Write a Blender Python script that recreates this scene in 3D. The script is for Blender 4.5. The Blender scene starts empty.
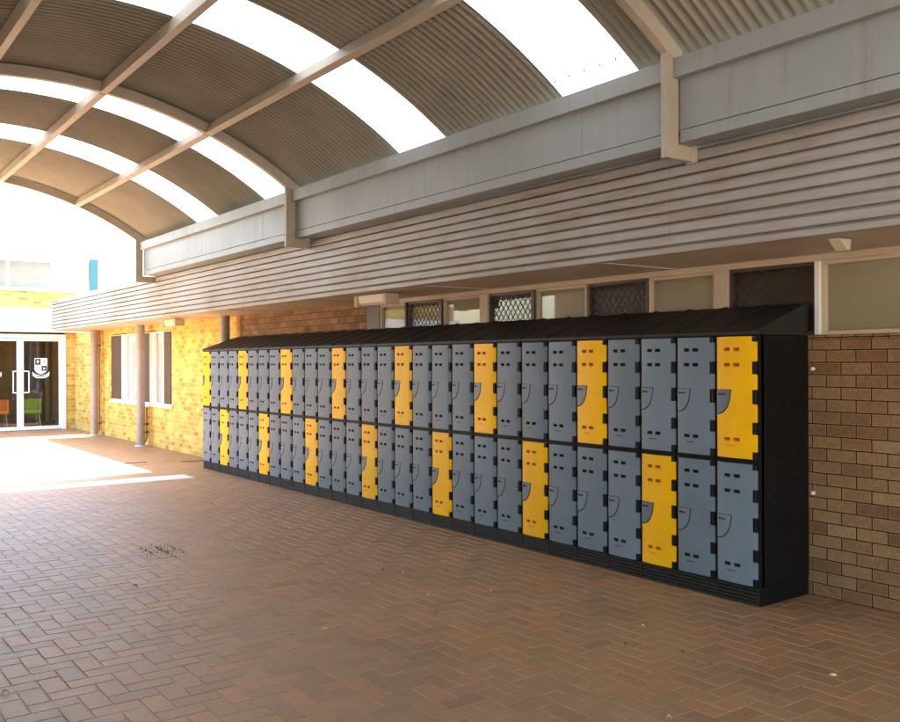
import bpy, math, random
from mathutils import Vector, Matrix
random.seed(11)
S = bpy.context.scene
COL = S.collection
PI = math.pi

# ------------------------------------------------------------------ camera
cam_d = bpy.data.cameras.new('camera'); cam = bpy.data.objects.new('camera', cam_d); COL.objects.link(cam)
cam_d.sensor_width = 36; cam_d.lens = 36.12; cam_d.clip_start = 0.05; cam_d.clip_end = 3000
YAW, PITCH, ROLL = 0.6329, 0.0005, -0.0039
F = Vector((math.sin(YAW)*math.cos(PITCH), math.cos(YAW)*math.cos(PITCH), math.sin(PITCH)))
RT = Vector((math.cos(YAW), -math.sin(YAW), 0)); UP = RT.cross(F)
RR = RT*math.cos(ROLL) + UP*math.sin(ROLL); UU = UP*math.cos(ROLL) - RT*math.sin(ROLL)
cam.matrix_world = Matrix(((RR.x, UU.x, -F.x, 0), (RR.y, UU.y, -F.y, 0), (RR.z, UU.z, -F.z, 1.65), (0, 0, 0, 1)))
S.camera = cam

# ------------------------------------------------------------------ light
SUN_DIR = Vector((-.12, -.36, -.92)).normalized()          # the way the sunlight travels
W = bpy.data.worlds.new('World'); S.world = W; W.use_nodes = True
wn = W.node_tree.nodes; wl = W.node_tree.links
sky = wn.new('ShaderNodeTexSky'); sky.sky_type = 'NISHITA'; sky.sun_disc = False
sky.sun_elevation = math.asin(-SUN_DIR.z); sky.sun_rotation = math.atan2(-SUN_DIR.x, -SUN_DIR.y)
sky.air_density = 1.3; sky.dust_density = 2.5; sky.ozone_density = 1.0
bg = wn['Background']; bg.inputs['Strength'].default_value = 0.15
wl.new(sky.outputs[0], bg.inputs['Color'])
sd = bpy.data.lights.new('sun', 'SUN'); sd.energy = 4.5; sd.angle = math.radians(0.5); sd.color = (1, .95, .86)
sun = bpy.data.objects.new('sun', sd); COL.objects.link(sun); sun.location = (5, 30, 40)
sun.rotation_euler = SUN_DIR.to_track_quat('-Z', 'Y').to_euler()
S.view_settings.view_transform = 'Standard'; S.view_settings.look = 'None'
S.view_settings.gamma = 1; S.view_settings.use_curve_mapping = False
S.view_settings.exposure = 3.45
S.render.engine = 'CYCLES'
S.cycles.max_bounces = 10; S.cycles.diffuse_bounces = 6; S.cycles.transmission_bounces = 6; S.cycles.transparent_max_bounces = 12

# ------------------------------------------------------------------ mesh helpers
class MB:
    def __init__(s): s.v = []; s.f = []; s.m = []
    def face(s, pts, mi=0):
        n = len(s.v); s.v += [tuple(p) for p in pts]; s.f.append(tuple(range(n, n+len(pts)))); s.m.append(mi)
    def box(s, x0, x1, y0, y1, z0, z1, mi=0):
        n = len(s.v)
        s.v += [(x, y, z) for z in (z0, z1) for y in (y0, y1) for x in (x0, x1)]
        for q in ((0, 2, 3, 1), (4, 5, 7, 6), (0, 1, 5, 4), (2, 6, 7, 3), (0, 4, 6, 2), (1, 3, 7, 5)):
            s.f.append(tuple(n+i for i in q)); s.m.append(mi)
        return s
    def prism(s, prof, axis, a0, a1, mi=0):
        # prof: closed outline; axis 'y': (x,z) ; axis 'x': (y,z) ; axis 'z': (x,y)
        def P(p, a):
            return {'y': (p[0], a, p[1]), 'x': (a, p[0], p[1]), 'z': (p[0], p[1], a)}[axis]
        n = len(s.v); k = len(prof)
        s.v += [P(p, a0) for p in prof] + [P(p, a1) for p in prof]
        s.f.append(tuple(n+i for i in range(k))); s.m.append(mi)
        s.f.append(tuple(n+k+i for i in reversed(range(k)))); s.m.append(mi)
        for i in range(k):
            j = (i+1) % k; s.f.append((n+i, n+k+i, n+k+j, n+j)); s.m.append(mi)
        return s
    def tube(s, path, r, n=12, mi=0, cap=True):
        rings = []
        for i, p in enumerate(path):
            p = Vector(p); a = Vector(path[max(i-1, 0)]); b = Vector(path[min(i+1, len(path)-1)])
            d = (b-a).normalized(); u = d.orthogonal().normalized() if i == 0 else (rings[-1][1] - d*rings[-1][1].dot(d)).normalized()
            w = d.cross(u); rr = r[i] if isinstance(r, (list, tuple)) else r; st = len(s.v)
            s.v += [tuple(p+u*rr*math.cos(2*PI*k/n)+w*rr*math.sin(2*PI*k/n)) for k in range(n)]
            rings.append((st, u))
        for i in range(len(path)-1):
            a, b = rings[i][0], rings[i+1][0]
            for k in range(n):
                l = (k+1) % n; s.f.append((a+k, a+l, b+l, b+k)); s.m.append(mi)
        if cap:
            s.f.append(tuple(rings[0][0]+k for k in reversed(range(n)))); s.m.append(mi)
            s.f.append(tuple(rings[-1][0]+k for k in range(n))); s.m.append(mi)
        return s
    def build(s, name, mats, parent=None, bevel=0, smooth=False, loc=None):
        me = bpy.data.meshes.new(name); me.from_pydata(s.v, [], s.f)
        if not isinstance(mats, (list, tuple)): mats = [mats]
        for m in mats: me.materials.append(m)
        me.polygons.foreach_set('material_index', s.m)
        import bmesh
        b = bmesh.new(); b.from_mesh(me); bmesh.ops.recalc_face_normals(b, faces=b.faces); b.to_mesh(me); b.free()
        if smooth:
            me.polygons.foreach_set('use_smooth', [True]*len(me.polygons))
            if smooth != 'all': me.set_sharp_from_angle(angle=math.radians(35))
        me.update()
        o = bpy.data.objects.new(name, me); COL.objects.link(o)
        if parent is not None: o.parent = parent
        if loc: o.location = loc
        if bevel:
            md = o.modifiers.new('bevel', 'BEVEL'); md.width = bevel; md.segments = 2; md.limit_method = 'ANGLE'
            md.harden_normals = False
        return o
def tag(o, label=None, cat=None, group=None, kind=None):
    if label: o['label'] = label
    if cat: o['category'] = cat
    if group: o['group'] = group
    if kind: o['kind'] = kind
    return o
def thing(name, label, cat, loc=(0, 0, 0), group=None):
    o = bpy.data.objects.new(name, None); COL.objects.link(o); o.location = loc; o.empty_display_size = .2
    return tag(o, label, cat, group)
def copy_tree(o, parent=None):
    c = o.copy(); COL.objects.link(c)
    if parent is not None: c.parent = parent
    for ch in list(o.children): copy_tree(ch, c)
    return c

# ------------------------------------------------------------------ materials
class NT:
    def __init__(s, name):
        s.mat = bpy.data.materials.new(name); s.mat.use_nodes = True
        s.n = s.mat.node_tree.nodes; s.l = s.mat.node_tree.links; s.p = s.n['Principled BSDF']; s.out = s.n['Material Output']
    def add(s, t, **kw):
        n = s.n.new(t)
        for k, v in kw.items(): setattr(n, k, v)
        return n
    def val(s, node, sock, v):
        if hasattr(v, 'outputs') or isinstance(v, bpy.types.NodeSocket):
            s.l.new(v if isinstance(v, bpy.types.NodeSocket) else v.outputs[0], node.inputs[sock])
        else: node.inputs[sock].default_value = v
    def coords(s, scale=(1, 1, 1), swap=None):
        tc = s.add('ShaderNodeNewGeometry'); o = tc.outputs['Position']
        if swap:
            sp = s.add('ShaderNodeSeparateXYZ'); s.l.new(o, sp.inputs[0]); cb = s.add('ShaderNodeCombineXYZ')
            for i, ax in enumerate(swap): s.l.new(sp.outputs[ax], cb.inputs[i])
            o = cb.outputs[0]
        mp = s.add('ShaderNodeMapping'); mp.inputs['Scale'].default_value = scale; s.l.new(o, mp.inputs['Vector'])
        return mp.outputs[0]
    def noise(s, scale, detail=4, rough=.55, vec=None):
        n = s.add('ShaderNodeTexNoise'); n.inputs['Scale'].default_value = scale; n.inputs['Detail'].default_value = detail
        n.inputs['Roughness'].default_value = rough
        if vec is not None: s.l.new(vec, n.inputs['Vector'])
        return n.outputs['Fac']
    def ramp(s, fac, stops):
        r = s.add('ShaderNodeValToRGB'); el = r.color_ramp.elements
        while len(el) < len(stops): el.new(.5)
        for e, (p, c) in zip(el, stops): e.position = p; e.color = (*c, 1) if len(c) == 3 else c
        s.l.new(fac, r.inputs[0]); return r.outputs[0]
    def mix(s, fac, a, b, mode='MIX'):
        m = s.add('ShaderNodeMix', data_type='RGBA', blend_type=mode)
        for sock, v in ((0, fac), (6, a), (7, b)):
            if isinstance(v, bpy.types.NodeSocket): s.l.new(v, m.inputs[sock])
            else: m.inputs[sock].default_value = (*v, 1) if isinstance(v, tuple) and len(v) == 3 else v
        return m.outputs[2]
    def math(s, op, a, b=0.0):
        m = s.add('ShaderNodeMath', operation=op)
        for i, v in enumerate((a, b)):
            if isinstance(v, bpy.types.NodeSocket): s.l.new(v, m.inputs[i])
            else: m.inputs[i].default_value = v
        return m.outputs[0]
    def base(s, v):
        if isinstance(v, bpy.types.NodeSocket): s.l.new(v, s.p.inputs['Base Color'])
        else: s.p.inputs['Base Color'].default_value = (*v, 1)
    def bump(s, h, strength=.3, dist=.01):
        b = s.add('ShaderNodeBump'); b.inputs['Strength'].default_value = strength; b.inputs['Distance'].default_value = dist
        s.l.new(h, b.inputs['Height']); s.l.new(b.outputs[0], s.p.inputs['Normal'])
def paint(name, c, rough=.5, var=.12, scale=3., bump=0, metal=0, spec=.5, fine=True):
    m = NT(name); v = m.coords()
    n = m.noise(scale, 5, .6, v)
    dark = tuple(x*(1-var) for x in c); lite = tuple(min(1, x*(1+var)) for x in c)
    m.base(m.ramp(n, [(.3, dark), (.7, lite)]))
    m.p.inputs['Roughness'].default_value = rough; m.p.inputs['Metallic'].default_value = metal
    m.p.inputs['Specular IOR Level'].default_value = spec
    r = m.noise(scale*6, 3, .6, v); rr = m.math('MULTIPLY_ADD', r, .25); 
    rr.node.inputs[2].default_value = rough-.12; m.l.new(rr, m.p.inputs['Roughness'])
    if bump: m.bump(m.noise(scale*60, 2, .5, v), bump, .002)
    return m.mat
def brick(name, swap, cols, mortar, bw=.216, rh=.086, off=(0, 0)):
    m = NT(name); v = m.coords((1, 1, 1), swap)
    # slight wobble so the courses are not ruled lines
    nz = m.add('ShaderNodeTexNoise'); nz.inputs['Scale'].default_value = 9; m.l.new(v, nz.inputs['Vector'])
    sb = m.add('ShaderNodeVectorMath', operation='SUBTRACT'); m.l.new(nz.outputs['Color'], sb.inputs[0]); sb.inputs[1].default_value = (.5, .5, .5)
    sc = m.add('ShaderNodeVectorMath', operation='SCALE'); m.l.new(sb.outputs[0], sc.inputs[0]); sc.inputs['Scale'].default_value = .006
    ad = m.add('ShaderNodeVectorMath', operation='ADD'); m.l.new(v, ad.inputs[0]); m.l.new(sc.outputs[0], ad.inputs[1])
    of = m.add('ShaderNodeVectorMath', operation='ADD'); m.l.new(ad.outputs[0], of.inputs[0]); of.inputs[1].default_value = (off[0]+20*bw, off[1], 0)
    b = m.add('ShaderNodeTexBrick'); m.l.new(of.outputs[0], b.inputs['Vector'])
    b.inputs['Scale'].default_value = 1; b.inputs['Brick Width'].default_value = bw; b.inputs['Row Height'].default_value = rh
    b.inputs['Mortar Size'].default_value = .0045; b.inputs['Mortar Smooth'].default_value = .15; b.inputs['Bias'].default_value = 0
    b.inputs['Color1'].default_value = (0, 0, 0, 1); b.inputs['Color2'].default_value = (1, 1, 1, 1); b.inputs['Mortar'].default_value = (.5, .5, .5, 1)
    k = len(cols); tone = m.ramp(b.outputs['Color'], [(i/(k-1), c) for i, c in enumerate(cols)])
    n1 = m.noise(38, 6, .7, v); sh = m.ramp(n1, [(.25, (.66, .66, .66)), (.75, (1.22, 1.2, 1.16))])
    n2 = m.noise(1.1, 4, .6, v); sh2 = m.ramp(n2, [(.3, (.82, .8, .8)), (.7, (1.12, 1.12, 1.1))])
    c = m.mix(1.0, tone, sh, 'MULTIPLY'); c = m.mix(1.0, c, sh2, 'MULTIPLY')
    # paler rim of each brick, as wire-cut bricks show
    b2 = m.add('ShaderNodeTexBrick'); m.l.new(of.outputs[0], b2.inputs['Vector'])
    for a in ('Scale', 'Brick Width', 'Row Height', 'Bias'): b2.inputs[a].default_value = b.inputs[a].default_value
    b2.inputs['Mortar Size'].default_value = .013; b2.inputs['Mortar Smooth'].default_value = .6
    c = m.mix(m.math('MULTIPLY', b2.outputs['Fac'], .42), c, tuple(x*1.5 for x in cols[len(cols)//2]))
    mc = m.mix(m.noise(60, 3, .6, v), mortar, tuple(x*.6 for x in mortar))
    c = m.mix(b.outputs['Fac'], c, mc)
    m.base(c); m.p.inputs['Roughness'].default_value = .88; m.p.inputs['Specular IOR Level'].default_value = .3
    h = m.math('SUBTRACT', m.math('MULTIPLY', n1, .25), b.outputs['Fac'])
    m.bump(h, .8, .006)
    return m.mat
M = {}
def mat_paver():
    m = NT('paver'); v = m.coords()
    g = m.add('ShaderNodeNewGeometry'); r = g.outputs['Random Per Island']
    c = m.ramp(r, [(0, (.26, .145, .072)), (.3, (.305, .172, .082)), (.6, (.33, .185, .087)), (.85, (.38, .178, .075)), (1, (.29, .170, .086))])
    n1 = m.noise(.9, 5, .6, v); c = m.mix(1.0, c, m.ramp(n1, [(.3, (.9, .88, .87)), (.7, (1.1, 1.09, 1.08))]), 'MULTIPLY')
    n2 = m.noise(55, 6, .7, v); c = m.mix(1.0, c, m.ramp(n2, [(.25, (.72, .72, .72)), (.75, (1.2, 1.2, 1.2))]), 'MULTIPLY')
    n3 = m.noise(4.5, 6, .7, v); dust = m.ramp(n3, [(.42, (0, 0, 0)), (.75, (.40, .40, .40))])
    c = m.mix(dust, c, (.33, .205, .12))
    m.base(c)
    rr = m.math('MULTIPLY_ADD', n3, .3); rr.node.inputs[2].default_value = .34; m.l.new(rr, m.p.inputs['Roughness'])
    m.p.inputs['Specular IOR Level'].default_value = .5
    m.bump(n2, .75, .005); return m.mat
def mat_fascia():
    m = NT('fascia_board'); v = m.coords((1, .35, 5)); v2 = m.coords()
    n = m.noise(3.2, 6, .7, v); n2 = m.noise(.8, 3, .6, v2)
    c = m.ramp(n, [(.28, (.17, .12, .075)), (.5, (.29, .25, .20)), (.75, (.34, .335, .32))])
    c = m.mix(m.ramp(n2, [(.4, (0, 0, 0)), (.65, (.75, .75, .75))]), c, (.36, .375, .38))
    m.base(c); m.p.inputs['Roughness'].default_value = .42; m.bump(n, .15, .003); return m.mat
def mat_opal():
    m = NT('opal_sheet'); m.n.remove(m.p)
    v = m.coords((1, 4, 1)); dirt = m.ramp(m.noise(1.6, 5, .65, v), [(.3, (.16, .168, .18)), (.7, (.235, .245, .26))])
    t = m.add('ShaderNodeBsdfTranslucent'); m.l.new(dirt, t.inputs['Color'])
    d = m.add('ShaderNodeBsdfTransparent'); d.inputs['Color'].default_value = (.9, .93, .97, 1)
    g = m.add('ShaderNodeBsdfGlossy'); g.inputs['Roughness'].default_value = .3
    df = m.add('ShaderNodeBsdfDiffuse'); df.inputs['Color'].default_value = (.5, .52, .55, 1); m.n.remove(d)
    a = m.add('ShaderNodeMixShader'); a.inputs[0].default_value = .25; m.l.new(t.outputs[0], a.inputs[1]); m.l.new(df.outputs[0], a.inputs[2])
    b = m.add('ShaderNodeMixShader'); b.inputs[0].default_value = .06; m.l.new(a.outputs[0], b.inputs[1]); m.l.new(g.outputs[0], b.inputs[2])
    m.l.new(b.outputs[0], m.out.inputs['Surface']); return m.mat
def mat_glass(tint=(.95, .96, .95), refl=1.0):
    m = NT('glass'); m.n.remove(m.p)
    d = m.add('ShaderNodeBsdfTransparent'); d.inputs['Color'].default_value = (*tint, 1)
    g = m.add('ShaderNodeBsdfGlossy'); g.inputs['Roughness'].default_value = .02
    lw = m.add('ShaderNodeLayerWeight'); lw.inputs['Blend'].default_value = .5
    fr = m.math('MULTIPLY_ADD', m.math('POWER', lw.outputs['Facing'], 4.5), .9).node; fr.inputs[2].default_value = .04
    a = m.add('ShaderNodeMixShader'); m.l.new(m.math('MULTIPLY', fr.outputs[0], refl), a.inputs[0]); m.l.new(d.outputs[0], a.inputs[1]); m.l.new(g.outputs[0], a.inputs[2])
    m.l.new(a.outputs[0], m.out.inputs['Surface']); return m.mat
M['paver'] = mat_paver(); M['fascia'] = mat_fascia(); M['opal'] = mat_opal()
def streaked(name, c, stain, rough=.38):
    m = NT(name); v = m.coords((9, 9, .8)); v2 = m.coords(); v3 = m.coords((1, 1, 1))
    n = m.noise(1.0, 6, .75, v); n2 = m.noise(.7, 4, .6, v2); f = m.math('MULTIPLY', m.ramp(n, [(.52, (0, 0, 0)), (.72, (1, 1, 1))]), m.ramp(n2, [(.42, (0, 0, 0)), (.68, (.75, .75, .75))]))
    b = m.ramp(m.noise(1.6, 5, .6, v3), [(.3, tuple(x*.93 for x in c)), (.7, tuple(x*1.07 for x in c))])
    m.base(m.mix(f, b, stain)); r_ = m.math('MULTIPLY_ADD', n, .3); r_.node.inputs[2].default_value = rough-.12; m.l.new(r_, m.p.inputs['Roughness'])
    m.bump(m.noise(2.5, 2, .5, v3), .08, .01); return m.mat
def worn(name, c, scuff):
    m = NT(name); v = m.coords((3, 3, 1.2)); oi = m.add('ShaderNodeObjectInfo')
    hs = m.ramp(oi.outputs['Random'], [(0, tuple(x*.90 for x in c)), (1, tuple(min(1, x*1.08) for x in c))])
    n = m.noise(14, 8, .8, v); f = m.ramp(n, [(.60, (0, 0, 0)), (.74, (.45, .45, .45))])
    sp = m.add('ShaderNodeSeparateXYZ'); g = m.add('ShaderNodeNewGeometry'); m.l.new(g.outputs['Position'], sp.inputs[0])
    low = m.noise(2.2, 4, .6, m.coords()); g2 = m.ramp(low, [(.4, (.94, .94, .94)), (.65, (1.05, 1.05, 1.05))])
    m.base(m.mix(1.0, m.mix(f, hs, scuff), g2, 'MULTIPLY')); r_ = m.math('MULTIPLY_ADD', n, .45); r_.node.inputs[2].default_value = .2; m.l.new(r_, m.p.inputs['Roughness'])
    m.p.inputs['Specular IOR Level'].default_value = .25; m.bump(m.noise(5, 3, .5, m.coords()), .12, .012); return m.mat
M['glass'] = mat_glass(); M['tint_glass'] = mat_glass((.10, .20, .235))
M['joint'] = paint('joint_sand', (.38, .27, .17), .95, .3, 6, .5, spec=.1)
M['brown_brick'] = brick('brown_brick', (1, 2, 0), [(.19, .098, .048), (.28, .160, .075), (.32, .190, .092), (.25, .125, .06), (.35, .225, .11)], (.04, .022, .013), off=(.155, 0))
M['yellow_brick'] = brick('yellow_brick', (1, 2, 0), [(.56, .34, .065), (.70, .47, .11), (.76, .55, .16), (.46, .25, .05), (.74, .51, .13)], (.58, .45, .20))
M['yellow_brick_front'] = brick('yellow_brick_front', (0, 2, 1), [(.56, .34, .065), (.70, .47, .11), (.76, .55, .16), (.46, .25, .05), (.74, .51, .13)], (.58, .45, .20))
M['cream'] = paint('cream_paint', (.55, .44, .32), .55, .1, 2)
M['steel'] = paint('painted_steel', (.40, .345, .26), .5, .12, 2.5)
M['panel'] = streaked('panel_paint', (.275, .305, .30), (.20, .17, .12))
M['sheet'] = paint('roof_sheet', (.27, .25, .195), .5, .15, 1.5)
M['black'] = paint('black_plastic', (.006, .006, .0065), .5, .2, 3, .1, spec=.18)
M['lid'] = paint('charcoal_plastic', (.014, .012, .011), .6, .25, 3, .15, spec=.4)
M['grey_door'] = worn('grey_plastic', (.148, .190, .232), (.21, .25, .28))
M['yellow_door'] = worn('yellow_plastic', (.92, .47, .003), (.82, .42, .02))
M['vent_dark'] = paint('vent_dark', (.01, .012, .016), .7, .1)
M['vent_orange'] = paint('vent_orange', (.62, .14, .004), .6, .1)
M['latch_grey'] = paint('latch_grey', (.095, .125, .155), .4, .06)
M['ochre'] = paint('ochre_paint', (.35, .2, .05), .5, .1)
M['white'] = paint('white_paint', (.78, .78, .76), .4, .04, 2)
M['brown_frame'] = paint('brown_frame', (.07, .045, .03), .45, .1)
M['grey_column'] = paint('column_paint', (.30, .25, .22), .5, .12, 2)
M['blind'] = paint('blind_fabric', (.42, .36, .235), .8, .08, 1.2)
M['screen'] = paint('security_screen', (.018, .014, .011), .5, .2)
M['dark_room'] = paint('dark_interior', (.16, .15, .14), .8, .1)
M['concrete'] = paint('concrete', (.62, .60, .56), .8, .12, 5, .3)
M['drain'] = paint('drain_iron', (.06, .055, .05), .6, .2)
M['blue'] = paint('blue_steel', (.03, .13, .145), .4, .06)
M['diffuser'] = paint('diffuser', (.62, .55, .42), .35, .05)
M['green'] = paint('green_fabric', (.20, .36, .03), .85, .1, 20)
M['orange'] = paint('orange_fabric', (.80, .22, .02), .85, .1, 20)
M['timber'] = paint('pale_timber', (.45, .30, .15), .5, .15, 10)
M['leaf'] = paint('dry_leaf', (.09, .05, .025), .8, .3, 30)
M['pale_leaf'] = paint('pale_leaf', (.62, .55, .36), .7, .2, 30)
M['weed'] = paint('weed_green', (.10, .11, .035), .8, .3, 20)
M['asphalt'] = paint('pale_ground', (.34, .27, .21), .9, .15, .5)
M['ink'] = paint('dark_ink', (.03, .04, .05), .6, .1)

# ------------------------------------------------------------------ ground
o = MB(); o.face([(-600, -600, -.03), (600, -600, -.03), (600, 600, -.03), (-600, 600, -.03)])
tag(o.build('ground', M['asphalt']), 'pale open ground round the school buildings', kind='structure')
XB, YB = (-1.70, 5.83), (-6.0, 24.0)
o = MB(); o.face([(XB[0], YB[0], -.0025), (XB[1], YB[0], -.0025), (XB[1], YB[1], -.0025), (XB[0], YB[1], -.0025)])
tag(o.build('paving_joints', M['joint']), 'sandy joints between the clay pavers', kind='structure')
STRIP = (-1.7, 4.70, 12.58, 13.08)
def pavers():
    o = MB(); s = .115; g = .0022; rnd = random.Random(4)
    i0, i1 = int(XB[0]/s)-1, int(XB[1]/s)+1; j0, j1 = int(YB[0]/s)-1, int(YB[1]/s)+1
    for i in range(i0, i1):
        for j in range(j0, j1):
            k = (i-j) % 4
            if k == 0: x0, x1, y0, y1 = i*s, (i+2)*s, j*s, (j+1)*s
            elif k == 2: x0, x1, y0, y1 = i*s, (i+1)*s, (j-1)*s, (j+1)*s
            else: continue
            x0 = max(x0, XB[0]); x1 = min(x1, XB[1]-.004)
            if x1-x0 < .02: continue
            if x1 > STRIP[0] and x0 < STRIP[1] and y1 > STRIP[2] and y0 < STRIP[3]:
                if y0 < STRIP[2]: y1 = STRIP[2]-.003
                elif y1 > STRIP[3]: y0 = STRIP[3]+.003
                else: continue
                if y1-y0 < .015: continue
            gg = g + rnd.uniform(-.0006, .0010)
            x0 += gg; x1 -= gg; y0 += gg; y1 -= gg; b = .0028
            z = rnd.uniform(-.0008, .0008); tx = rnd.uniform(-.006, .006); ty = rnd.uniform(-.006, .006)
            cx, cy = (x0+x1)/2, (y0+y1)/2
            n = len(o.v)
            for (xx, yy) in ((x0+b, y0+b), (x1-b, y0+b), (x1-b, y1-b), (x0+b, y1-b)):
                o.v.append((xx, yy, z+tx*(xx-cx)+ty*(yy-cy)))
            for (xx, yy) in ((x0, y0), (x1, y0), (x1, y1), (x0, y1)): o.v.append((xx, yy, -.0045))
            o.f.append((n, n+1, n+2, n+3)); o.m.append(0)
            for a in range(4):
                c = (a+1) % 4; o.f.append((n+a, n+4+a, n+4+c, n+c)); o.m.append(0)
    return o.build('paving', M['paver'])
tag(pavers(), 'reddish brown clay pavers laid in a herringbone', kind='structure')
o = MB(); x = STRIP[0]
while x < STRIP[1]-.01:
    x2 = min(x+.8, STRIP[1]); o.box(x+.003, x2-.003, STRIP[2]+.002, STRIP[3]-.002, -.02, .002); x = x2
tag(o.build('pale_strip', M['concrete']), 'pale strip crossing the pavers', kind='structure')  # paler strip set flush across the pavers

# ------------------------------------------------------------------ the building with the lockers
WX, FX, Z0, Z1 = 5.827, 4.855, 2.38, 3.052           # wall plane, fascia plane, soffit height, fascia top
YF = 21.95
bld = thing('school_building', 'long low brick school building with ribbed fascia behind the lockers', 'building', (WX, 0, 0))
bl = Matrix.Translation((-WX, 0, 0))
def bpart(mb, name, mats, parent=bld, **kw):
    mb.v = [(x-WX, y, z) for x, y, z in mb.v]
    return mb.build(name, mats, parent, **kw)
WY0, WY1 = -6.0, 9.72                                # strip windows between these, sill at 1.82
w = MB(); w.box(WX, WX+.23, WY0, 13.6, 0, 1.79).box(WX, WX+.23, WY1, 13.6, 1.79, Z0+.02)
bpart(w, 'wall', M['brown_brick'])['label'] = 'brown brick wall'
# header-on-edge sill course, bricks slightly proud
w = MB(); y = WY0
while y < WY1-.1: w.box(WX-.012, WX+.22, y+.003, min(y+.107, WY1)-.003, 1.792, 1.826); y += .216/2*1
bpart(w, 'sill', M['brown_brick'], bevel=.003)
VY0, VY1, VZ0, VZ1 = 16.778, 20.749, .81, 2.28
w = MB(); w.box(WX, WX+.23, 13.6, VY0, 0, Z0+.02).box(WX, WX+.23, VY0, VY1, 0, VZ0).box(WX, WX+.23, VY0, VY1, VZ1, Z0+.02).box(WX, WX+.23, VY1, 23.90, 0, Z0+.02)
bpart(w, 'wall', M['yellow_brick'])['label'] = 'yellow brick wall'
# soffit
w = MB(); w.box(FX+.03, WX+.23, -6, YF-.004, Z0+.012, Z0+.03)
for yy in [k*2.4 for k in range(-2, 10)]: w.box(FX+.03, WX, yy, yy+.03, Z0+.004, Z0+.012)
bpart(w, 'soffit', M['cream'])
w = MB(); w.box(WX-.02, WX+.05, WY0, WY1, 2.342, Z0+.01)
bpart(w, 'window_header', M['cream'], bevel=.003)
# roof slab over the rooms
w = MB(); w.box(FX+.06, 13.0, -6, YF, 2.95, 3.03); bpart(w, 'roof', M['panel'])
w = MB(); w.box(FX+.003, FX+.5, -6, 15.1, 3.054, 3.30); bpart(w, 'gap_blocker', M['panel'])  # unseen block added to keep sunlight out of the gutter and fascia gap
# lapped fascia boards, joined every few metres
def fascia(y0, y1):
    w = MB(); lines = [Z0] + [2.44+.0765*k for k in range(9)]
    lines[-1] = Z1
    for k in range(len(lines)-1):
        a, b = lines[k], lines[k+1]
        prof = [(FX+.05, a), (FX+.004, a), (FX, a+.006), (FX-.002, b-.021), (FX+.006, b-.018), (FX+.045, b-.017), (FX+.045, b), (FX+.05, b)]
        w.prism(prof, 'y', y0, y1)
    return w
yj = [-6, -2.1, .9, 4.08, 7.1, 10.1, 13.1, 16.1, 19.1, YF]
for a, b in zip(yj, yj[1:]): bpart(fascia(a+.0012, b-.0012), 'fascia', M['fascia'])
w = MB(); w.prism([(FX-.012, Z1-.002), (FX-.012, Z1+.022), (FX+.10, Z1+.022), (FX+.10, Z1+.014), (FX+.002, Z1+.014), (FX+.002, Z1-.002)], 'y', 15.15, YF)
bpart(w, 'roof_flashing', M['panel'])
w = MB(); w.box(FX+.002, WX+.3, YF, YF+.03, Z0, Z1); bpart(w, 'fascia_end', M['panel'])

# windows along the top of the wall
def add_window(ya, yb, z0, z1, kind, blind=0.0, fm='cream', parent=bld):
    """ya < yb ; kind 'pane' (glass, roller blind) or 'screen' (security grille in front of the glass)"""
    win = bpy.data.objects.new('window', None); COL.objects.link(win); win.parent = parent
    fw = .028
    def L(mb, n, m, **k): mb.v = [(x-WX, y, z) for x, y, z in mb.v]; return mb.build(n, m, win, **k)
    w = MB(); X0, X1 = WX+.012, WX+.06
    w.box(X0, X1, ya, yb, z0, z0+fw).box(X0, X1, ya, yb, z1-fw, z1).box(X0, X1, ya, ya+fw, z0+fw, z1-fw).box(X0, X1, yb-fw, yb, z0+fw, z1-fw)
    L(w, 'frame', M['cream'] if fm == 'cream' else M['white'] if fm == 'white' else M['brown_frame'], bevel=.002)
    w = MB(); w.box(WX+.040, WX+.045, ya+fw, yb-fw, z0+fw, z1-fw); L(w, 'pane', M['glass'])
    if blind > 0:
        w = MB(); n = 14
        w.box(WX+.075, WX+.078, ya+.01, yb-.01, z1-(z1-z0)*blind, z1); w.box(WX+.068, WX+.085, ya+.01, yb-.01, z1-(z1-z0)*blind-.022, z1-(z1-z0)*blind)
        w.tube([(WX+.085, ya+.02, z1-.03), (WX+.085, yb-.02, z1-.03)], .02, 10)
        L(w, 'blind', M['blind'] if kind == 'pane' else M['brown_frame'])
    if kind == 'screen':
        w = MB(); H = z1-z0-2*fw; Wd = yb-ya-2*fw; y0, zz0 = ya+fw, z0+fw; pw, ph = .075, .095
        # expanded diamond grille: two families of slanted bars clipped to the frame
        for sgn in (1, -1):
            k = -40
            while k < 60:
                pts = []
                c = k*pw; m_ = ph/pw*sgn
                # line z = m_*(y-c)
                ysA = 0 if sgn > 0 else 0
                cand = []
                for yy in (0, Wd):
                    zz = m_*(yy-c)
                    if 0 <= zz <= H: cand.append((yy, zz))
                for zz in (0, H):
                    yy = zz/m_+c
                    if 0 < yy < Wd: cand.append((yy, zz))
                if len(cand) >= 2:
                    (a1, b1), (a2, b2) = cand[0], cand[1]
                    d = Vector((0, a2-a1, b2-b1)); 
                    if d.length > .01:
                        nrm = Vector((0, -d.z, d.y)).normalized()*.0028
                        xo = WX+.008 + (0 if sgn > 0 else .0045)
                        P = [Vector((0, y0+a1, zz0+b1)), Vector((0, y0+a2, zz0+b2))]
                        pr = [P[0]-nrm, P[1]-nrm, P[1]+nrm, P[0]+nrm]
                        w.prism([(q.y, q.z) for q in pr], 'x', xo, xo+.004)
                k += 1
        L(w, 'security_screen', M['screen'])
    return win
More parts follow.
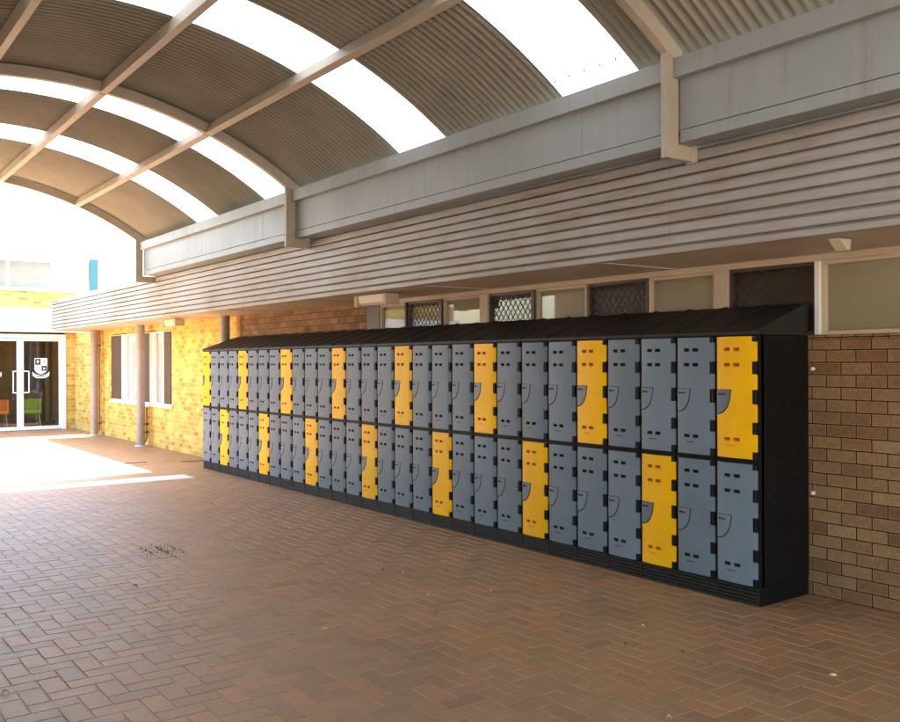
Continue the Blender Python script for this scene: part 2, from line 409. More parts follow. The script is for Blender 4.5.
strip = [(-6.0, -3.2, 'pane', 1), (-3.1, -.6, 'pane', 1), (-.5, 1.0, 'screen', 0), (1.12, 3.56, 'pane', .97),
         (3.60, 4.325, 'screen', 1), (4.452, 5.131, 'pane', .97), (5.14, 5.855, 'screen', 1), (5.862, 6.553, 'pane', .93),
         (6.60, 7.275, 'screen', .72), (7.405, 8.085, 'pane', .62), (8.13, 8.79, 'screen', .78), (8.83, 9.40, 'pane', .62)]
for a, b, k, bd in strip: add_window(a, b, 1.826, 2.345, k, bd, 'brown' if k == 'screen' else 'cream')
for a, b, m_ in ((1.0, 1.12, 'cream'), (4.325, 4.452, 'cream'), (7.275, 7.405, 'cream'), (3.56, 3.60, 'white'), (6.553, 6.60, 'brown_frame'), (8.085, 8.13, 'brown_frame'), (8.79, 8.83, 'brown_frame'), (-.6, -.5, 'cream'), (-3.2, -3.1, 'cream')):
    w = MB(); w.box(WX-.012, WX+.07, a+.001, b-.001, 1.828, 2.342); bpart(w, 'mullion', M[m_], bevel=.003)
w = MB(); w.box(WX+.004, WX+.07, 9.40, 9.715, 1.828, 2.342); bpart(w, 'infill_panel', M['brown_frame'])
# rooms behind the strip windows
w = MB()
w.box(11, 11.1, -6, 9, 0, 2.9).box(11, 11.1, 22.5, 23, 0, 2.9).box(11, 11.1, 9, 22.5, 0, 1.95).box(11, 11.1, 9, 22.5, 2.75, 2.9)
w.face([(WX+.24, -6, .01), (11, -6, .01), (11, 23, .01), (WX+.24, 23, .01)]); w.face([(WX+.24, -6, 2.9), (11, -6, 2.9), (11, 23, 2.9), (WX+.24, 23, 2.9)])
for yy in (-6, 1.06, 23): w.face([(WX+.24, yy, 0), (11, yy, 0), (11, yy, 2.9), (WX+.24, yy, 2.9)])
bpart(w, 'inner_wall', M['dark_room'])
w = MB(); w.box(11.02, 11.03, 9, 22.5, 1.95, 2.75); bpart(w, 'rear_window', M['tint_glass'])
w = MB()
for k in range(11): w.box(10.98, 11.08, 9+1.3*k, 9.06+1.3*k, 1.95, 2.75)
bpart(w, 'rear_window_frame', M['white'])
# windows in the yellow wall
def tall(ya, yb, kind):
    return add_window(ya, yb, VZ0+.03, VZ1-.02, 'pane', kind, 'white')
def tall_screen(ya, yb):
    w = MB(); w.box(WX-.004, WX+.02, ya, yb, VZ0+.05, VZ1-.04); bpart(w, 'fly_screen', M['brown_frame'], bevel=.003)
tall(18.72, 20.72, .0); tall(16.80, 18.66, .0)
for a, b in ((19.96, 20.70), (18.08, 18.62), (16.84, 17.22)): tall_screen(a, b)
w = MB(); w.box(WX-.03, WX+.12, VY0-.03, VY1+.03, VZ0-.03, VZ0+.028); bpart(w, 'sill', M['white'], bevel=.004)
w = MB()
for a, b in ((19.70, 19.95), (17.80, 18.07), (18.66, 18.72), (17.23, 17.30)): w.box(WX-.006, WX+.07, a, b, VZ0+.03, VZ1-.02)
bpart(w, 'stile', M['white'], bevel=.003)
w = MB()   # long pleated curtains inside
for a, b in ((18.60, 19.90), (17.1, 18.0)):
    n = 30; pts = [(WX+.085+.018*math.sin(k*1.9), a+(b-a)*k/n) for k in range(n+1)]
    for p, q in zip(pts, pts[1:]): w.face([(p[0], p[1], .8), (q[0], q[1], .8), (q[0], q[1], 2.28), (p[0], p[1], 2.28)])
bpart(w, 'curtain', M['white'], smooth=True)

# ------------------------------------------------------------------ entrance building at the far end
EY = 23.93
ent = thing('entrance_building', 'white and yellow brick entrance block with glass double doors', 'building', (4.5, EY, 0))
def epart(mb, name, mats, parent=ent, **kw):
    mb.v = [(x-4.5, y-EY, z) for x, y, z in mb.v]; return mb.build(name, mats, parent, **kw)
DX0, DX1, DZ = 3.52, 5.62, 2.36
w = MB(); w.box(DX1, 9, EY, EY+.2, 0, 2.40).box(-6, DX0, EY, EY+.2, 0, 2.40); epart(w, 'wall', M['yellow_brick_front'])['label'] = 'yellow brick wall'
w = MB(); w.box(-6, 9, EY-.28, EY+.2, 2.405, 2.975); epart(w, 'canopy_band', M['white'], bevel=.01)
w = MB(); w.box(-6, 9, EY+.02, EY+.22, 2.98, 3.41); epart(w, 'wall', M['yellow_brick_front'])
w = MB(); w.box(-6, 6.1, EY-.02, EY+.2, 3.415, 3.49).box(-6, 6.1, EY-.01, EY+.03, 4.14, 4.18)
for xx in (-3.0, -.6, 1.8, 4.30, 6.06): w.box(xx-.03, xx+.03, EY-.015, EY+.05, 3.49, 4.14)
epart(w, 'clerestory_frame', M['white'])
w = MB(); w.box(-6, 6.05, EY+.01, EY+.02, 3.49, 4.14); epart(w, 'clerestory_pane', M['glass'])
w = MB(); w.box(-6, 5.35, EY+.35, EY+.37, 3.3, 4.3); epart(w, 'clerestory_blind', M['grey_column'])
w = MB(); w.box(-6.2, 6.15, EY-.15, EY+8, 4.18, 4.93); epart(w, 'roof', M['white'], bevel=.01)
w = MB(); w.box(-6.2, 6.15, EY-.18, EY-.152, 4.74, 4.96); epart(w, 'gutter', M['white'], bevel=.008)
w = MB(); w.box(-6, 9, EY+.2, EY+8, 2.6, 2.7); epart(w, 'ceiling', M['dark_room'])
w = MB(); w.box(6.17, 6.38, EY-.14, EY+.06, 2.98, 4.28); epart(w, 'roof_post', M['blue'], bevel=.01)['label'] = 'blue steel post'
w = MB()
w.face([(2.6, EY+3.6, 0), (8, EY+3.6, 0), (8, EY+3.6, 2.6), (2.6, EY+3.6, 2.6)]); w.face([(6.6, EY+.2, 0), (6.6, EY+3.6, 0), (6.6, EY+3.6, 2.6), (6.6, EY+.2, 2.6)])
w.box(4.95, 5.02, EY+3.4, EY+3.5, 0, 2.6)
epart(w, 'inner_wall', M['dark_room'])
w = MB(); w.face([(2.6, EY+.25, 0), (2.6, EY+3.5, 0), (2.6, EY+3.5, 2.6), (2.6, EY+.25, 2.6)]); w.box(2.62, 4.45, EY+2.2, EY+2.3, 0, 2.6); epart(w, 'inner_wall', M['yellow_brick_front'])
w = MB(); w.face([(2.6, EY+.02, .012), (8, EY+.02, .012), (8, EY+3.6, .012), (2.6, EY+3.6, .012)]); epart(w, 'floor', M['joint'])
w = MB(); w.box(DX0, DX0+.07, EY-.03, EY+.08, 0, DZ).box(DX1-.09, DX1, EY-.03, EY+.08, 0, DZ).box(DX0+.07, DX1-.09, EY-.03, EY+.08, 2.26, DZ); epart(w, 'door_frame', M['white'], bevel=.004)
def glass_door(x0, x1, hx):
    d = bpy.data.objects.new('door', None); COL.objects.link(d); d.parent = ent
    def L(mb, n, m, **k): mb.v = [(x-4.5, y-EY, z) for x, y, z in mb.v]; return mb.build(n, m, d, **k)
    w = MB(); w.box(x0, x0+.075, EY, EY+.045, .012, 2.25).box(x1-.075, x1, EY, EY+.045, .012, 2.25).box(x0+.075, x1-.075, EY, EY+.045, .012, .10).box(x0+.075, x1-.075, EY, EY+.045, 2.19, 2.25)
    L(w, 'frame', M['white'], bevel=.003)
    w = MB(); w.box(x0+.075, x1-.075, EY+.018, EY+.024, .10, 2.19); L(w, 'pane', M['glass'])
    w = MB(); a, b = (hx-.09, hx+.09)
    w.tube([(hx-.07, EY+.0, .93), (hx-.07, EY-.07, .93), (hx-.07, EY-.07, 1.45), (hx-.07, EY, 1.45)], .014, 8)
    w.tube([(hx+.07, EY+.0, .93), (hx+.07, EY-.07, .93), (hx+.07, EY-.07, 1.45), (hx+.07, EY, 1.45)], .014, 8)
    w.tube([(hx-.07, EY-.07, 1.45), (hx+.07, EY-.07, 1.45)], .014, 8).tube([(hx-.07, EY-.07, .93), (hx+.07, EY-.07, .93)], .014, 8)
    L(w, 'handle', M['white'], smooth=True)
    cx = (x0+x1)/2-(.01 if x0 > 4.5 else .12); cw, zt, zb = .145, 1.77, 1.40
    w = MB(); sh = [(cx-cw, zt), (cx+cw, zt), (cx+cw, zb+.08), (cx+cw*.7, zb+.02), (cx, zb-.03), (cx-cw*.7, zb+.02), (cx-cw, zb+.08)]
    w.prism(sh, 'y', EY+.012, EY+.016)
    w.prism([(cx-.20, zb+.04), (cx-.12, zb-.03), (cx, zb-.06), (cx+.12, zb-.03), (cx+.20, zb+.04), (cx+.19, zb-.06), (cx+.1, zb-.12), (cx-.1, zb-.12), (cx-.19, zb-.06)], 'y', EY+.008, EY+.0115)
    q = (zt+zb)/2
    w.box(cx-cw+.012, cx-.006, EY+.006, EY+.0105, q+.02, zt-.015, 1)
    w.box(cx+.012, cx+cw-.012, EY+.004, EY+.0075, zb+.06, q, 1)
    xc, zc = cx-cw/2, q+.10
    w.box(xc-.008, xc+.008, EY+.002, EY+.0055, zc-.045, zc+.045).box(xc-.032, xc+.032, EY-.002, EY+.0015, zc-.008, zc+.008)
    xc, zc = cx+cw/2, q+.10
    w.box(xc-.006, xc+.006, EY+.006, EY+.0105, zc-.03, zc+.03, 1).box(xc-.022, xc+.022, EY+.002, EY+.0055, zc-.006, zc+.006, 1)
    w.box(xc-.02, xc+.02, EY-.001, EY+.0035, zb+.10, q-.05).box(cx-.10, cx+.10, EY+.003, EY+.0075, zb-.088, zb-.066, 1)
    L(w, 'crest_sticker', [M['white'], M['ink']])
    w = MB(); w.tube([(hx + (.06 if hx > 4.57 else -.06), EY-.004, .78), (hx+(.06 if hx > 4.57 else -.06), EY-.03, .78)], .025, 10); L(w, 'lock', M['drain'])
    return d
glass_door(DX0+.07, 4.568, 4.47); glass_door(4.572, DX1-.09, 4.68)

# chairs inside the doors
def armchair(x, y, fab, label):
    t = thing('tub_chair', label, 'chair', (x, y, .012), 'tub chairs inside the entrance')
    w = MB(); w.box(-.25, .25, -.24, .24, .36, .46); w.build('seat', fab, t, bevel=.03)
    w = MB(); pr = []
    for k in range(13):
        a = PI*k/12; pr.append((.29*math.cos(a), .02+.26*math.sin(a)))
    for k in range(12, -1, -1):
        a = PI*k/12; pr.append((.23*math.cos(a), .02+.20*math.sin(a)))
    w.prism(pr, 'z', .34, .72); w.build('backrest', fab, t, bevel=.012)
    for sx in (-1, 1):
        for sy in (-1, 1):
            w = MB(); w.tube([(sx*.18, sy*.17, .36), (sx*.22, sy*.21, 0)], [.02, .012], 8); w.build('leg', M['timber'], t, smooth=True)
    return t
armchair(4.98, 24.95, M['green'], 'green tub chair seen through the right glass door')
armchair(4.20, 24.85, M['orange'], 'orange tub chair seen through the left glass door')

# ------------------------------------------------------------------ barrel vault canopy
CX, CZ, R0 = 2.05, -.18, 4.56
XG = 4.60
can = thing('vaulted_canopy', 'barrel vaulted walkway canopy of corrugated sheets and opal skylights', 'canopy', (CX, 0, 0))
def cpart(mb, name, mats, parent=can, **kw):
    mb.v = [(x-CX, y, z) for x, y, z in mb.v]; return mb.build(name, mats, parent, **kw)
def arcp(x, R): return CZ + math.sqrt(R*R-(x-CX)**2)
def arc_pts(R, xa, xb, n):
    t0 = math.asin((xa-CX)/R); t1 = math.asin((xb-CX)/R)
    return [(CX+R*math.sin(t0+(t1-t0)*k/n), CZ+R*math.cos(t0+(t1-t0)*k/n)) for k in range(n+1)]
PY = [-7.09, -1.61, 3.865, 9.345, 14.80]
for i, y in enumerate(PY):
    lo = arc_pts(R0, -.60, 4.70, 40); hi = arc_pts(R0+.105, -.60, 4.70, 40)
    w = MB()
    for k in range(40): 
        w.face([(lo[k][0], y-.03, lo[k][1]), (lo[k+1][0], y-.03, lo[k+1][1]), (hi[k+1][0], y-.03, hi[k+1][1]), (hi[k][0], y-.03, hi[k][1])])
        w.face([(lo[k][0], y+.03, lo[k][1]), (lo[k+1][0], y+.03, lo[k+1][1]), (hi[k+1][0], y+.03, hi[k+1][1]), (hi[k][0], y+.03, hi[k][1])])
        w.face([(lo[k][0], y-.03, lo[k][1]), (lo[k+1][0], y-.03, lo[k+1][1]), (lo[k+1][0], y+.03, lo[k+1][1]), (lo[k][0], y+.03, lo[k][1])])
        w.face([(hi[k][0], y-.03, hi[k][1]), (hi[k+1][0], y-.03, hi[k+1][1]), (hi[k+1][0], y+.03, hi[k+1][1]), (hi[k][0], y+.03, hi[k][1])])
    cpart(w, 'arch', M['steel'], smooth=True)
    for s in (1, -1):
        X = lambda x: x if s > 0 else 2*CX-x
        def sb(w, x0, x1, *r): a, b = sorted((X(x0), X(x1))); w.box(a, b, *r)
        w = MB(); sb(w, 4.548, 4.664, y-.026, y+.026, 2.955, arcp(4.60, R0)+.03); cpart(w, 'post', M['steel'], bevel=.004)
        w = MB(); sb(w, 4.665, FX-.004, y-.026, y+.026, 2.955, 3.052); sb(w, 4.80, 4.815, y-.031, y+.031, 2.945, 3.054); cpart(w, 'bracket_arm', M['steel'], bevel=.003)
for x in (3.64, 2.56, 1.50, .44):
    zb = arcp(x, R0)-.006; a = math.asin((x-CX)/R0)
    for y0, y1 in zip(PY, PY[1:]):
        w = MB(); hw, ht = .034, .118
        c, s_ = math.cos(a), math.sin(a)
        pr = [(x+u*c+v*s_, zb-u*s_+v*c) for u, v in ((-hw, 0), (hw, 0), (hw, ht), (-hw, ht))]
        w.prism(pr, 'y', y0+.031, y1-.031); cpart(w, 'purlin', M['steel'], bevel=.003)
# eave channel, boxed gutter with panel and lip
for s in (1, -1):
    X = lambda x: x if s > 0 else 2*CX-x
    for y0, y1 in zip(PY, PY[1:]):
        a, b = y0+.028, y1-.028
        w = MB(); pr = [(X(4.608), 3.470), (X(4.608), 3.597), (X(4.660), 3.597), (X(4.660), 3.590), (X(4.616), 3.590), (X(4.616), 3.478), (X(4.660), 3.478), (X(4.660), 3.470)]
        w.prism(pr, 'y', a, b); cpart(w, 'eave_channel', M['panel'], bevel=.002)
        w = MB(); ys = [a+.004, a+.03+.62*1.3, a+.03+(b-a)*.52, b-.004]
        for q0, q1 in zip(ys, ys[1:]):
            x0, x1 = sorted((X(4.667), X(4.683))); w.box(x0, x1, q0+.0015, q1-.0015, 3.143, 3.59)
        x0, x1 = sorted((X(4.662), X(4.853))); w.box(x0, x1, a+.012, b-.01, 3.060, 3.137)
        x0, x1 = sorted((X(4.686), X(4.80))); w.box(x0, x1, y0+.001, y1-.001, 3.139, 3.55)
        cpart(w, 'gutter_box', M['panel'], bevel=.003)
        for kk in range(8): pass
# corrugated sheets
def sheet_mesh(Rm, thick=0):
    w = MB(); SW = .775; nl = 120; na = 44; P = .0762; A = .0145
    rows = []
    t0 = math.asin((-.78-CX)/Rm) if False else -math.asin(2.83/Rm); t1 = -t0
    for i in range(na+1):
        t = t0+(t1-t0)*i/na; row = []
        for j in range(nl+1):
            y = SW*j/nl; r = Rm + A*math.sin(2*PI*y/P)
            row.append(len(w.v)); w.v.append((r*math.sin(t), y, CZ+r*math.cos(t)))
        rows.append(row)
    for i in range(na):
        for j in range(nl): w.f.append((rows[i][j], rows[i+1][j], rows[i+1][j+1], rows[i][j+1])); w.m.append(0)
    return w
sol = opl = None
RS = R0+.130
for k in range(-15, 14):
    lit = k in (0, 3, 7, 10, -4, -7, -11, -14)
    y = 4.25+.755*k
    if lit and opl is None: ob = opl = sheet_mesh(RS).build('skylight_sheet', M['opal'], can, smooth='all')
    elif not lit and sol is None: ob = sol = sheet_mesh(RS).build('roof_sheet', M['sheet'], can, smooth='all')
    else: ob = (opl if lit else sol).copy(); COL.objects.link(ob); ob.parent = can
    ob.location = (0, y, .0015*(k % 2))
    if lit and 3 > k >= 0 or k in (3, 7, 10):
        for j in range(5):
            w = MB()
            yy = y+.0953+.1524*j
            for xx in (4.615,):
                z = arcp(xx, RS)-.02; w.tube([(xx, yy, z-.004), (xx, yy, z+.012)], .006, 6)
            cpart(w, 'roof_screw', M['drain'])
w = MB()
hi = arc_pts(RS+.03, -.72, 4.82, 40); lo = arc_pts(RS-.02, -.72, 4.82, 40)
for k in range(40):
    w.face([(lo[k][0], 15.1, lo[k][1]), (lo[k+1][0], 15.1, lo[k+1][1]), (hi[k+1][0], 15.1, hi[k+1][1]), (hi[k][0], 15.1, hi[k][1])])
    w.face([(hi[k][0], 15.1, hi[k][1]), (hi[k+1][0], 15.1, hi[k+1][1]), (hi[k+1][0], 14.9, hi[k+1][1]), (hi[k][0], 14.9, hi[k][1])])
cpart(w, 'barge_flashing', M['sheet'], smooth=True)

# ------------------------------------------------------------------ the building on the other side of the walkway (mostly out of frame)
opp = thing('opposite_building', 'brick building along the open side of the walkway', 'building', (-1.7, 0, 0))
w = MB(); w.box(-.23, 0, .3, 13.2, 0, 2.4).box(-6, -.23, 12.97, 13.2, 0, 2.4).box(-6, -.23, .3, .53, 0, 2.4); w.build('wall', M['brown_brick'], opp)
w = MB()
for k in range(8): w.prism([(.97, 2.40+.08*k), (1.0, 2.40+.08*k), (.995, 2.47+.08*k), (.98, 2.475+.08*k), (.97, 2.48+.08*k)], 'y', .2, 13.4)
w.build('fascia', M['fascia'], opp)
w = MB(); w.box(-6.2, .97, .2, 13.4, 2.39, 2.41); w.build('soffit', M['cream'], opp)
w = MB(); w.box(-6.2, .97, .2, 13.4, 3.0, 3.05); w.build('roof', M['panel'], opp)
w = MB(); w.box(.84, .88, .2, 13.4, 3.051, 3.80); w.build('sun_blocker', M['panel'], opp)  # added out of view to stop sun slipping in past the canopy gutter

# ------------------------------------------------------------------ lockers
LX, NL, PITCH_L = 5.233, 29, .3452
LY0 = 3.640
DW, Y_R = .322, None
def door_mesh(z0, z1, yellow):
    """front faces -X; s runs from the hinge side (-Y) to the latch side (+Y)"""
    w = MB(); H = z1-z0; wd = DW; y0 = -wd/2
    nt = .034                                          # depth of the hinge notches
    ycut = [0, nt]; vent = [(1-.605, 1-.455), (1-.365, 1-.215)]   # fractions from the hinge side
    ys = sorted(set([0, nt, wd*.2, wd*.3, wd*vent[0][0], wd*vent[0][1], wd*vent[1][0], wd*vent[1][1], wd*.5, wd*.9, wd*.96, wd*.985, wd]))
    notch = [(0, .045), (.205, .31), (.435, .555), (.70, .80), (.94, 1)]
    rows_v = [(.105-.0145, .105+.0145), (.233-.0145, .233+.0145), (.847-.0145, .847+.0145)]
    zs = sorted(set([0, 1] + [a for n in notch for a in n] + [a for r in rows_v for a in r]))
    zs = [z1-f*H for f in zs][::-1]
    def fx(y):
        s = y/wd; b = .011*(1-(2*s-1)**2); e = min(y, wd-y); b += .007*(1-math.exp(-e/.007)); return -b-.006
    def frac(z): return (z1-z)/H
    def cell(yc, zc):
        f = frac(zc)
        if yc < nt and any(a <= f <= b for a, b in notch): return 'notch'
        if any(a <= f <= b for a, b in rows_v) and any(a*wd <= yc <= b*wd for a, b in vent): return 'vent'
        return 'on'
    B = .018
    G = {}
    def vid(i, j, back=0):
        k = (i, j, back)
        if k not in G: G[k] = len(w.v); w.v.append((B if back else fx(ys[i]), y0+ys[i], zs[j]))
        return G[k]
    st = {(i, j): cell((ys[i]+ys[i+1])/2, (zs[j]+zs[j+1])/2) for i in range(len(ys)-1) for j in range(len(zs)-1)}
    for (i, j), c in st.items():
        if c == 'on':
            w.f.append((vid(i, j), vid(i+1, j), vid(i+1, j+1), vid(i, j+1))); w.m.append(0)
            for (di, dj, a, b) in ((-1, 0, (i, j), (i, j+1)), (1, 0, (i+1, j), (i+1, j+1)), (0, -1, (i, j), (i+1, j)), (0, 1, (i, j+1), (i+1, j+1))):
                if st.get((i+di, j+dj), 'out') != 'on':
                    m = 1 if st.get((i+di, j+dj)) == 'vent' else 0
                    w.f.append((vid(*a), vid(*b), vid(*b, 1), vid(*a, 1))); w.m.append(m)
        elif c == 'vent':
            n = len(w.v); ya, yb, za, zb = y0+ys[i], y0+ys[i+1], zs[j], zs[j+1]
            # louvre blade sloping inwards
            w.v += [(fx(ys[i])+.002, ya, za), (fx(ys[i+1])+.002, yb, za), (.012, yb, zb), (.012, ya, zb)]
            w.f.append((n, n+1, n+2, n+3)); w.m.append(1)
    # hood lip over every vent, and the small card lip under the lower pair
    for a, b in vent:
        for r0, r1 in rows_v:
            zt = z1-r0*H; xm = fx(wd*(a+b)/2)
            w.prism([(xm-.003, zt), (xm-.003, zt+.004), (xm+.006, zt+.008), (xm+.006, zt)], 'y', y0+wd*a, y0+wd*b)
    xm = fx(wd*.62); w.box(xm-.002, xm+.004, y0+wd*.52, y0+wd*.72, z1-.902*H, z1-.896*H, 1)
    return w
def latch_mesh(z0, z1, yellow):
    w = MB(); H = z1-z0; zt = z1-.442*H; rz = .195*H; ry = .37*DW; ye = DW/2-.004
    def face_x(y):
        s_ = (y+DW/2)/DW; e = max(0, DW/2-y); return -.011*(1-(2*s_-1)**2)-.007*(1-math.exp(-e/.007))-.006
    def quarter(lift, k, up, mi):
        n = 14; top = []; bot = []
        for i in range(n+1):
            u = i/n; y = ye-ry*k*(1-u); dz = rz*k*(1-(1-u)**2.3)**.5
            if i == 0: dz = rz*k*.05
            x = face_x(y)-lift; top.append((x, y, zt+up)); bot.append((x, y, zt-dz))
        for i in range(n):
            w.face([top[i], top[i+1], bot[i+1], bot[i]], mi)
        loop = top+bot[::-1]
        for p, q in zip(loop, loop[1:]+loop[:1]): w.face([p, q, (q[0]+lift+.002, q[1], q[2]), (p[0]+lift+.002, p[1], p[2])], mi)
    quarter(.0012, 1.05, .004, 1); quarter(.0040, 1.0, 0, 0)
    x = face_x(ye-.05); w.box(x-.0075, x, ye-.075, ye-.035, zt-.034, zt-.024, 1)
    x = face_x(ye-.022); w.box(x-.0075, x, ye-.029, ye-.018, zt-.036, zt-.02, 1)
    return w
def hinge_mesh(h):
    w = MB(); w.box(-.012, .02, -.019, .019, -h/2, h/2); w.tube([(-.012, -.008, -h/2), (-.012, -.008, h/2)], .0075, 8); return w
UPZ, LOZ = (.984, 1.812), (.132, .948)
def carcass():
    w = MB(); p = PITCH_L/2-.0012; d = .572
    w.box(.022, d, -p, p, .128, 1.818)                                          # shell
    w.box(-.004, .05, -p, -p+.010, .128, 1.818).box(-.004, .05, p-.008, p, .128, 1.818)     # side rims
    w.box(-.006, .05, -p+.010, p-.008, .951, .963).box(-.010, .05, -p+.010, p-.008, .966, .981)
    w.box(-.006, .05, -p+.010, p-.008, 1.815, 1.822)
    return w
def plinth():
    w = MB(); p = PITCH_L/2-.0015; w.box(.004, .565, -p, p, 0, .127, 1)
    for k in range(5): w.box(-.008, .004, -p, p, .006+.0245*k, .006+.0245*k+.015)
    w.box(-.010, .004, -p, -p+.008, .002, .127); return w
def lid():
    w = MB(); p = PITCH_L/2-.0012
    w.prism([(-.014, 1.823), (-.014, 1.846), (.0, 1.856), (.580, 2.052), (.580, 2.030), (.572, 1.823)], 'y', -p, p)
    w.prism([(-.017, 1.838), (-.017, 1.850), (.0, 1.8625), (.582, 2.060), (.582, 2.052), (.0, 1.8555)], 'y', -p, -p+.022)
    w.prism([(-.017, 1.838), (-.017, 1.850), (.0, 1.8625), (.582, 2.060), (.582, 2.052), (.0, 1.8555)], 'y', p-.012, p)
    return w
SM = {}
def place(name, key, maker, mats, parent, loc=(0, 0, 0), label=None, **kw):
    if key not in SM: ob = maker().build(name, mats, parent, **kw); SM[key] = ob
    else: ob = SM[key].copy(); COL.objects.link(ob); ob.parent = parent
    ob.location = loc
    if 'label' in ob: del ob['label']
    if label: ob['label'] = label
    return ob
ORD = ['nearest', 'second', 'third', 'fourth', 'fifth', 'sixth', 'seventh', 'farthest']
for i in range(NL):                          # i = 0 is the near, right-hand column
    q = i % 4; k = i//4
    up_y = q == 0; lo_y = q == 2
    nth = lambda n, last: 'farthest' if n == last else ORD[n] if n < 7 else 'eighth'
    if q == 0:
        lab = ('black locker column with yellow upper door at the near end of the row' if i == 0 else
               'locker column with yellow upper door at the far end of the row' if i == 28 else
               'locker column holding the %s yellow upper door from the near end' % ORD[k])
    elif q == 2: lab = ('locker column holding the %s yellow lower door' % ORD[k] if k in (0,) else
                        'locker column holding the farthest yellow lower door' if k == 6 else
                        'locker column holding the %s yellow lower door from the near end' % ORD[k])
    elif q == 1: lab = 'all grey locker column just left of the %s yellow upper door%s' % (ORD[k], '' if k == 0 else ' from the near end')
    else: lab = 'all grey locker column just left of the %s yellow lower door%s' % (ORD[k], '' if k == 0 else ' from the near end')
    L = thing('locker', lab, 'locker', (LX, LY0+PITCH_L*(i+.5), 0), 'row of two door plastic lockers')
    place('body', 'body', carcass, M['black'], L, bevel=.002)
    place('plinth', 'plinth', plinth, [M['lid'], M['black']], L, bevel=.0015)
    place('sloping_top', 'lid', lid, M['lid'], L, bevel=.002)
    for (z0, z1), yel, nm in ((UPZ, up_y, 'up'), (LOZ, lo_y, 'lo')):
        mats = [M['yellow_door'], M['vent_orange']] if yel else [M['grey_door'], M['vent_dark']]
        D = place('door', nm+('y' if yel else 'g'), lambda: door_mesh(z0, z1, yel), mats, L, (-.001, .002, 0), ('yellow ' if yel else 'grey ')+('upper' if nm == 'up' else 'lower')+' door', smooth=True)
        place('latch', nm+'latch'+('y' if yel else 'g'), lambda: latch_mesh(z0, z1, yel), [M['latch_grey'] if yel else M['grey_door'], M['vent_dark']], D, bevel=0)
        H = z1-z0
        for hi_, (a, b) in enumerate(((0, .045), (.205, .31), (.435, .555), (.70, .80), (.94, 1))):
            h = (b-a)*H-.004
            place('hinge', nm+'h%d' % hi_, lambda: hinge_mesh(h), M['black'], D, (0, -DW/2+.014, z1-(a+b)/2*H))
        D.rotation_euler.z = random.uniform(-.004, .009); D.location.z = random.uniform(-.0015, .0015)

# ------------------------------------------------------------------ columns along the wall
def column(y, label, x=5.62):
    t = thing('round_column', label, 'column', (x, y, 0), 'round columns under the eaves')
    w = MB(); w.tube([(0, 0, .02), (0, 0, Z0+.008)], .078, 28); w.build('shaft', M['grey_column'], t, smooth=True)
    w = MB(); w.tube([(0, 0, 0), (0, 0, .022)], .12, 28); w.box(-.0, .15, -.06, .06, 0, .03); w.build('base', M['concrete'], t, bevel=.003)
column(13.72, 'round grey column rising behind the far end of the lockers')
column(17.98, 'round grey column in front of the tall windows')
column(21.33, 'round grey column next to the entrance doors')
def downpipe(y, zt, label):
    t = thing('downpipe', label, 'pipe', (5.78, y, 0), 'thin pipes on the yellow wall')
    w = MB(); w.tube([(0, 0, zt), (0, 0, .16), (-.01, 0, .11), (-.05, 0, .06)], .027, 12); w.build('pipe', M['ochre'], t, smooth=True)
    for z in (.25, zt-.35):
        w = MB(); w.box(-.035, .045, -.035, .035, z, z+.03); w.build('bracket', M['brown_frame'], t, bevel=.003)
downpipe(18.15, .76, 'short pipe under the tall windows behind a grey column')
downpipe(21.55, Z0+.005, 'full height pipe on the yellow wall behind the entrance column')

# lights under the soffit
def bulkhead(x, y, label):
    t = thing('soffit_light', label, 'light fitting', (x, y, Z0), 'long light fittings under the eaves')
    w = MB(); w.prism([(-.075, 0), (.075, 0), (.065, -.085), (.03, -.115), (-.03, -.115), (-.065, -.085)], 'y', -.27, .27); w.build('diffuser', M['diffuser'], t, bevel=.004)
    for s in (-1, 1):
        w = MB(); w.box(-.085, .085, s*.271, s*.33, -.12, 0) if s > 0 else w.box(-.085, .085, -.33, -.271, -.12, 0); w.build('end_cap', M['cream'], t, bevel=.005)
bulkhead(5.18, 8.42, 'cream light fitting under the eaves above the middle lockers')
bulkhead(5.28, 15.15, 'cream light fitting under the eaves beside the tall windows')
t = MB(); t.prism([(-.07, 0), (.06, 0), (.045, -.065), (.02, -.07), (-.03, -.035)], 'y', -.04, .04)
ob = t.build('soffit_fitting', M['diffuser'], None, bevel=.004, loc=(5.16, 3.02, Z0+.003))
tag(ob, 'small cream wedge fitting under the eaves at the right edge', 'fitting')
t = MB(); t.tube([(0, 0, 0), (-.02, 0, 0), (-.024, 0, 0)], [.012, .014, .008], 10); ob = t.build('wall_stud', M['white'], None, smooth=True, loc=(5.826, 3.612, 1.588))
tag(ob, 'upper of two small white studs in the brick wall next to the lockers', 'stud', 'white wall studs')
ob = ob.copy(); COL.objects.link(ob); ob.location.z = .715; tag(ob, 'lower of two small white studs in the brick wall next to the lockers')

# drains
for x, y, a, lab in ((4.60, 15.10, .02, 'narrow iron drain slot in the sunny paving'), (5.47, 14.72, .02, 'narrow iron drain slot at the foot of the yellow wall')):
    w = MB(); w.box(-.20, .20, -.045, .045, -.004, .004)
    for k in range(9): w.box(-.18+.042*k, -.165+.042*k, -.035, .035, .004, .006)
    ob = w.build('drain_cover', M['drain'], None, loc=(x, y, .002)); ob.rotation_euler.z = a-.25; tag(ob, lab, 'drain', 'drain covers in the paving')

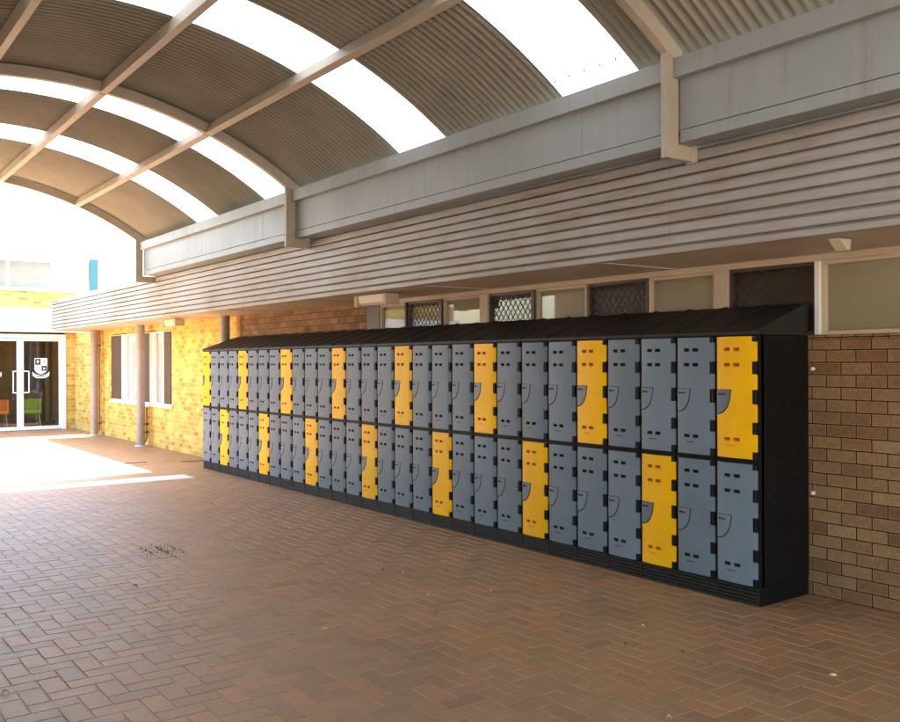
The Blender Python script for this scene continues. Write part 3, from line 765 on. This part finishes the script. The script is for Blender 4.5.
# weeds in the joints
w = MB(); rnd = random.Random(3)
for k in range(230):
    j = rnd.random(); x = 2.64+rnd.gauss(0, .10); y = 7.89+rnd.gauss(0, .16)
    if j < .5: x = round(x/.115)*.115
    else: y = round(y/.115)*.115
    a = rnd.uniform(0, 2*PI); h = rnd.uniform(.008, .03); l = rnd.uniform(.006, .02); b = .003
    dx, dy = math.cos(a), math.sin(a)
    w.face([(x-dy*b, y+dx*b, 0), (x+dy*b, y-dx*b, 0), (x+dx*l, y+dy*l, h)])
tag(w.build('weeds', M['weed']), 'green weeds growing in the paver joints', 'weeds', kind='stuff')

# fallen leaves
def leaf_mesh(seed):
    r = random.Random(seed); w = MB(); L = r.uniform(.022, .04); Wd = L*r.uniform(.3, .5); n = 6
    pts = []
    for k in range(n+1):
        s = k/n; ww = Wd*math.sin(PI*s)**.8 if 0 < s < 1 else .0005; pts.append((L*(s-.5), ww/2, .012*math.sin(PI*s*1.1)+.004*r.random()))
    for p, q in zip(pts, pts[1:]):
        for sg in (-1, 1):
            w.face([(p[0], 0, p[2]), (q[0], 0, q[2]), (q[0], sg*q[1], q[2]+.004), (p[0], sg*p[1], p[2]+.004)])
    return w
dark = [(3.97, 10.1), (4.12, 9.55), (3.65, 6.75), (3.87, 6.89), (3.92, 6.36), (3.78, 6.07), (3.43, 4.84), (2.44, 4.95), (2.06, 6.74), (4.61, 5.3), (4.39, 4.99), (3.92, 3.63), (4.06, 3.33), (3.81, 4.0), (4.02, 4.27), (4.01, 3.1), (4.72, 3.31), (.87, 4.95), (4.15, 5.72), (4.42, 5.64)]
pale = [(3.86, 5.89), (3.62, 5.21), (2.66, 4.94), (2.12, 5.52), (4.06, 5.05), (4.27, 3.81), (3.27, 2.76), (1.71, 5.09), (3.46, 5.75)]
ms = [leaf_mesh(s) for s in range(4)]
rnd = random.Random(8)
for lst, m_, lab, gr in ((dark, 'leaf', 'small dark dry leaf lying on the pavers', 'dark leaves on the paving'), (pale, 'pale_leaf', 'small pale leaf lying on the pavers', 'pale leaves on the paving')):
    proto = [leaf_mesh(s+(0 if m_ == 'leaf' else 7)).build('fallen_leaf', M[m_]) for s in range(3)]
    for i, (x, y) in enumerate(lst):
        ob = proto[i] if i < 3 else proto[i % 3].copy()
        if i >= 3: COL.objects.link(ob)
        ob.location = (x, y, .001); ob.rotation_euler = (rnd.uniform(-.2, .2), rnd.uniform(-.2, .2), rnd.uniform(0, 6.28)); tag(ob, lab, 'leaf', gr)
